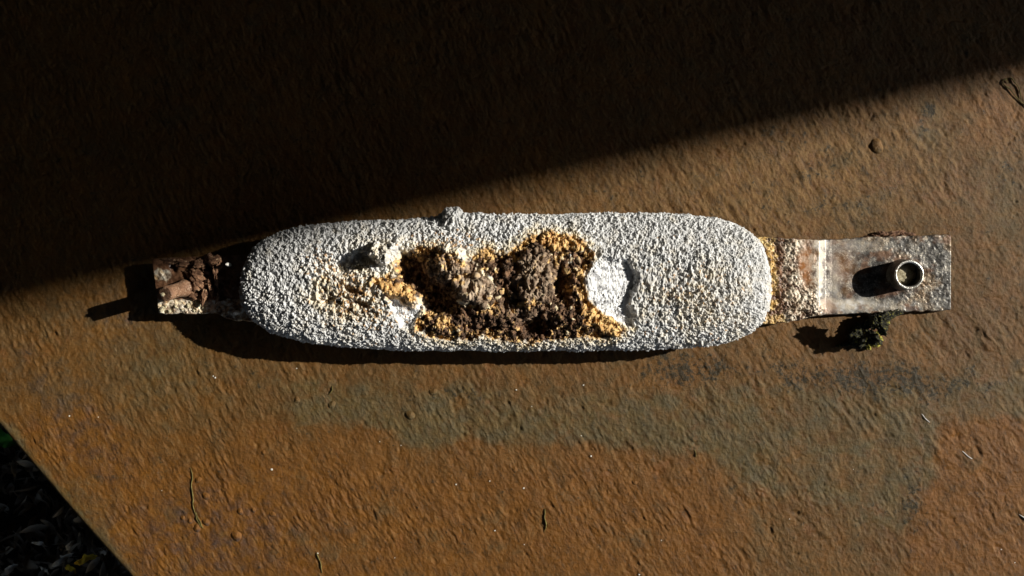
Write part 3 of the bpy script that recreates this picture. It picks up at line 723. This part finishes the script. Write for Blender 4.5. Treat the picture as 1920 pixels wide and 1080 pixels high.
# ------------------------------------------------------------------ lichen clump hanging from the right strap
moss = empty("lichen_clump", W(1630, 612, 0))
tag(moss, "clump of dried growth blackened for its shade, yellow lichen edge below the grey strap", "lichen")
mo = Vector(moss.location)
for i, (cx, cy, cz, dm, ra) in enumerate([(1634, 610, 4, (9, 6, 4), 35), (1612, 634, 3, (9, 7, 4), 40), (1655, 602, 10, (10, 4.5, 5), 25), (1612, 646, 2.5, (8, 5, 3), 0), (1588, 650, 1.5, (9, 1.6, 1.5), 12), (1672, 594, 8, (11, 2.6, 3), 20), (1646, 612, 22, (5, 9, 5), 40), (1634, 640, 15, (5, 8, 6), 60)]):  # low left tufts fill in the clump's cast shadow as dark shapes
    o = lump("tuft_and_shade", Vector(W(cx, cy - 5, cz * MM)) - mo, tuple(0.78 * q for q in dm), M_MOSS_SHADE, moss, 720 + i * 9, 0.6, 4, (0, 0, R(ra)), 2.3, spiky=0.15)
for i, (cx, cy, cz, r_) in enumerate([(1641, 648, 4, 3.6), (1628, 655, 3, 2.4), (1650, 641, 4, 2.0), (1652, 624, 7, 2.2), (1664, 610, 8, 1.6), (1606, 644, 5, 1.4), (1645, 630, 7, 2.0), (1657, 616, 9, 1.3), (1620, 650, 4, 1.2)]):
    lump("yellow_lobe", Vector(W(cx, cy - 5, cz * MM)) - mo, (r_, r_ * 0.9, r_ * 0.7), M_LICHEN, moss, 780 + i * 9, 0.5, 3, (0, 0, i), 2.2)

# ------------------------------------------------------------------ bits lying on the plate
def strand(name, pts, rad, mat, label=None, cat=None, group=None):
    q = np.array([(p[0], p[1], p[2] if len(p) > 2 else 0.4) for p in pts], float)
    t = np.arange(len(q)); tn = np.linspace(0, len(q) - 1, 8 * len(q))
    def cr(a):                                     # smooth curve through the points
        e = np.pad(a, 1, mode='reflect', reflect_type='odd'); i = np.minimum(tn.astype(int), len(q) - 2); f = tn - i
        p0, p1, p2, p3 = e[i], e[i + 1], e[i + 2], e[i + 3]
        return 0.5 * (2 * p1 + (p2 - p0) * f + (2 * p0 - 5 * p1 + 4 * p2 - p3) * f * f + (3 * p1 - p0 - 3 * p2 + p3) * f ** 3)
    x, y, z = cr(q[:, 0]), cr(q[:, 1]), cr(q[:, 2])
    x = x + 1.2 * vnoise(tn * 1.7 + x[0], tn * 0); y = y + 1.2 * vnoise(tn * 1.7 + y[0], tn * 0 + 3)
    h = plate_height(x, y)
    c = np.stack([(x - 960) * PXM, (540 - y) * PXM, (np.maximum(h, ndmean(h)) + z * 0.5 + rad * 0.5) * MM], -1)
    tg = np.gradient(c, axis=0); tg /= np.linalg.norm(tg, axis=1, keepdims=True)
    n1 = np.cross(tg, [0, 0, 1.0]); n1 /= np.linalg.norm(n1, axis=1, keepdims=True) + 1e-9; n2 = np.cross(tg, n1)
    a = np.linspace(0, 2 * np.pi, 7)[:-1]
    r = rad * MM * (1 - 0.6 * np.abs(2 * tn / tn[-1] - 1) ** 3) * (1 + 0.35 * vnoise(tn * 2.3 + x[0], tn * 0 + 8))
    ring = c[:, None, :] + r[:, None, None] * (np.cos(a)[None, :, None] * n1[:, None, :] + np.sin(a)[None, :, None] * n2[:, None, :])
    n = len(c)
    o = np_mesh(name, ring, grid_faces(n, 6, True), mat, caps=[list(range(6))[::-1], list(range((n - 1) * 6, n * 6))])
    return tag(o, label, cat, group)
def ndmean(h):
    p = np.pad(h, 3, mode='edge'); return np.convolve(p, np.ones(7) / 7, 'valid')
strand("dry_tendril", [(356, 877), (361, 892), (360, 915), (363, 935), (362, 950), (368, 968), (378, 988)], 0.42, M_STALK, "long thin dry tendril curving past the blisters at the lower left", "tendril")
strand("dry_tendril", [(368, 960), (374, 975), (382, 990)], 0.4, M_STALK, "short dry tendril crossing the foot of the long one by the blisters", "tendril")
strand("green_tendril", [(1960, 232, 1), (1915, 192, 1), (1897, 172, 1.5), (1882, 160, 1), (1880, 150, 1), (1886, 149, 1.2), (1889, 158, .8)], 0.5, M_STALK, "hooked stalk curling at the upper right corner of the plate", "tendril")
strand("green_tendril", [(1913, 190, .6), (1912, 176, 1), (1906, 160, 1.2), (1896, 148, 1), (1889, 147, .6)], 0.4, M_STALK, "thin green looping stalk beside the hooked one", "tendril")
strand("moss_sprig", [(1022, 954), (1021, 968), (1024, 982), (1022, 998)], 0.5, M_STALK, "olive sprig lying upright in the open rust below the bar", "sprig")
strand("moss_sprig", [(594, 1036), (600, 1052), (605, 1074)], 0.5, M_STALK, "dark sprig at the bottom edge left of centre", "sprig")
strand("moss_sprig", [(1301, 843), (1304, 850), (1306, 857)], 0.35, M_STALK, "tiny yellowish sprig on the grey stain's lower border", "sprig")
strand("moss_sprig", [(622, 724), (624, 732), (616, 741)], 0.4, M_STALK, "tiny curled sprig beside a blister under the bar", "sprig")
strand("pale_hair", [(1727, 777), (1742, 791)], 0.45, M_HAIR, "short white hair on the grey stain right of the lichen clump", "hair")
strand("pale_hair", [(1803, 846), (1822, 861)], 0.32, M_HAIR, "faint white hair on the orange rust at the right", "hair")
strand("pale_hair", [(1910, 964), (1925, 976)], 0.4, M_HAIR, "white hair at the right edge of the picture", "hair")
bm = bmesh.new()
crumbs = [(1094, 722, 1.1), (968, 731, .8), (997, 762, .6), (855, 908, 1.0), (918, 902, .9), (982, 915, 1.1), (1108, 855, 1.1), (928, 995, .9), (983, 1021, .6), (1240, 1013, .7), (596, 1037, 1.1), (1198, 1077, 1.1), (740, 1046, .7), (712, 828, .6), (1090, 817, .6), (510, 880, 1.2),
          (752, 835, .7), (130, 780, 0.9), (184, 782, .6), (400, 705, 0.8), (404, 708, 1.0), (1480, 973, .6), (1877, 1030, .8), (1903, 1055, .7), (1600, 880, .5), (556, 691, .7), (303, 920, .6), (450, 640, .0)]
for cx, cy, r_ in crumbs:
    if r_ <= 0: continue
    q = bmesh.ops.create_icosphere(bm, subdivisions=1, radius=1)
    h = float(plate_height(np.array([float(cx)]), np.array([float(cy)]))[0])
    x, y, _ = W(cx, cy)
    for v in q['verts']:
        j = 1 + random.uniform(-.3, .3)
        r2 = r_ * 0.6
        v.co = Vector((x + v.co.x * r2 * j * 1.2 * MM, y + v.co.y * r2 * j * MM, (h + r2 * 0.4 + v.co.z * r2 * j * .6) * MM))
tag(bm_obj("white_crumbs", bm, M_CRUMB), "scattered pale crumbs on the rusty plate", "crumbs", kind="stuff")

# ------------------------------------------------------------------ leaf litter on the ground past the cut edge
def leaf_verts(L, Wd, curl, n=7):
    v = []
    for i in range(n):
        t = i / (n - 1); w = Wd * math.sin(math.pi * min(1, t * 0.94 + 0.03)) ** 0.8
        zc = curl * (t - 0.5) ** 2 * 4 * L * 0.3
        v += [(-L / 2 + L * t, -w / 2, zc + 0.25 * w), (-L / 2 + L * t, 0, zc), (-L / 2 + L * t, w / 2, zc + 0.25 * w)]
    f = []
    for i in range(n - 1):
        for k in (0, 1):
            f.append((i * 3 + k, i * 3 + k + 1, i * 3 + k + 4, i * 3 + k + 3))
    return np.array(v), np.array(f)
def ground_pt(px, py, z): return Vector(W(px, py, z))
cos_, fcs, nv = [], [], 0
rl = random.Random(11)
for i in range(3000):
    px, py = rl.uniform(-420, 420), rl.uniform(640, 1320)
    L, wd = rl.uniform(10, 34) * MM, rl.uniform(1.5, 9) * MM
    v, f = leaf_verts(L, wd, rl.uniform(-1, 1))
    m3 = Matrix.Rotation(rl.uniform(0, 6.28), 3, 'Z') @ Matrix.Rotation(rl.gauss(0, .45), 3, 'Y') @ Matrix.Rotation(rl.gauss(0, .5), 3, 'X')
    p = ground_pt(px, py, GZ + rl.uniform(.006, .035))
    cos_.append(v @ np.array(m3).T + np.array(p)); fcs.append(f + nv); nv += len(v)
lit = np_mesh("leaf_litter", np.concatenate(cos_), np.concatenate(fcs).astype(np.int32), M_LEAF)
tag(lit, "dark leaf litter on the shaded ground past the cut edge", "leaf litter", kind="stuff")
def leaf(px, py, L, wd, rz, tilt, mat, label, h=0.045, curl=0.6, group=None):
    v, f = leaf_verts(L * MM, wd * MM, curl, 9)
    m3 = Matrix.Rotation(R(rz), 3, 'Z') @ Matrix.Rotation(R(tilt), 3, 'Y') @ Matrix.Rotation(R(tilt * .7), 3, 'X')
    tq = np.arange(len(v)); v = v + np.stack([0.09 * L * MM * vnoise(tq * 0.9 + px, tq * 0), 0.30 * wd * MM * vnoise(tq * 1.3 + py, tq * 0), 0.25 * wd * MM * vnoise(tq * 0.7 + px + py, tq * 0)], -1)
    o = np_mesh("fallen_leaf", v @ np.array(m3).T, f.astype(np.int32), mat)
    o.location = ground_pt(px, py, GZ + h)
    tag(o, label, "leaf", group)
leaf(162, 1046, 27, 8, 20, 12, M_LEAF_YEL, "curled yellow leaf on the dark ground below the cut edge")
leaf(134, 1064, 14, 7, -50, 20, M_LEAF_YEL, "small yellow leaf tip just left of the curled yellow one")
leaf(118, 1046, 28, 7, 32, 15, M_LEAF_GREY, "pale grey shredded leaf beside the yellow leaf")
leaf(76, 1018, 16, 5, -25, 20, M_LEAF_GREY, "small pale leaf farther up from the yellow leaf")
leaf(18, 1068, 20, 6, 35, 10, M_LEAF_GREY, "pale leaf in the bottom left corner", curl=.3)
leaf(130, 1022, 14, 5, 60, 30, M_LEAF_GREY, "narrow pale leaf standing on edge above the shredded one")
leaf(85, 1066, 16, 5, -60, 30, M_LEAF_GREY, "thin pale leaf between the corner leaf and the shredded one")
leaf(195, 1034, 8, 6, 10, 20, M_LEAF_GREY, "small pale leaf scrap tight against the plate's edge")
leaf(4, 812, 34, 16, -40, 10, M_GREEN, "bright green leaf peeping out past the plate's edge at far left", h=0.12)
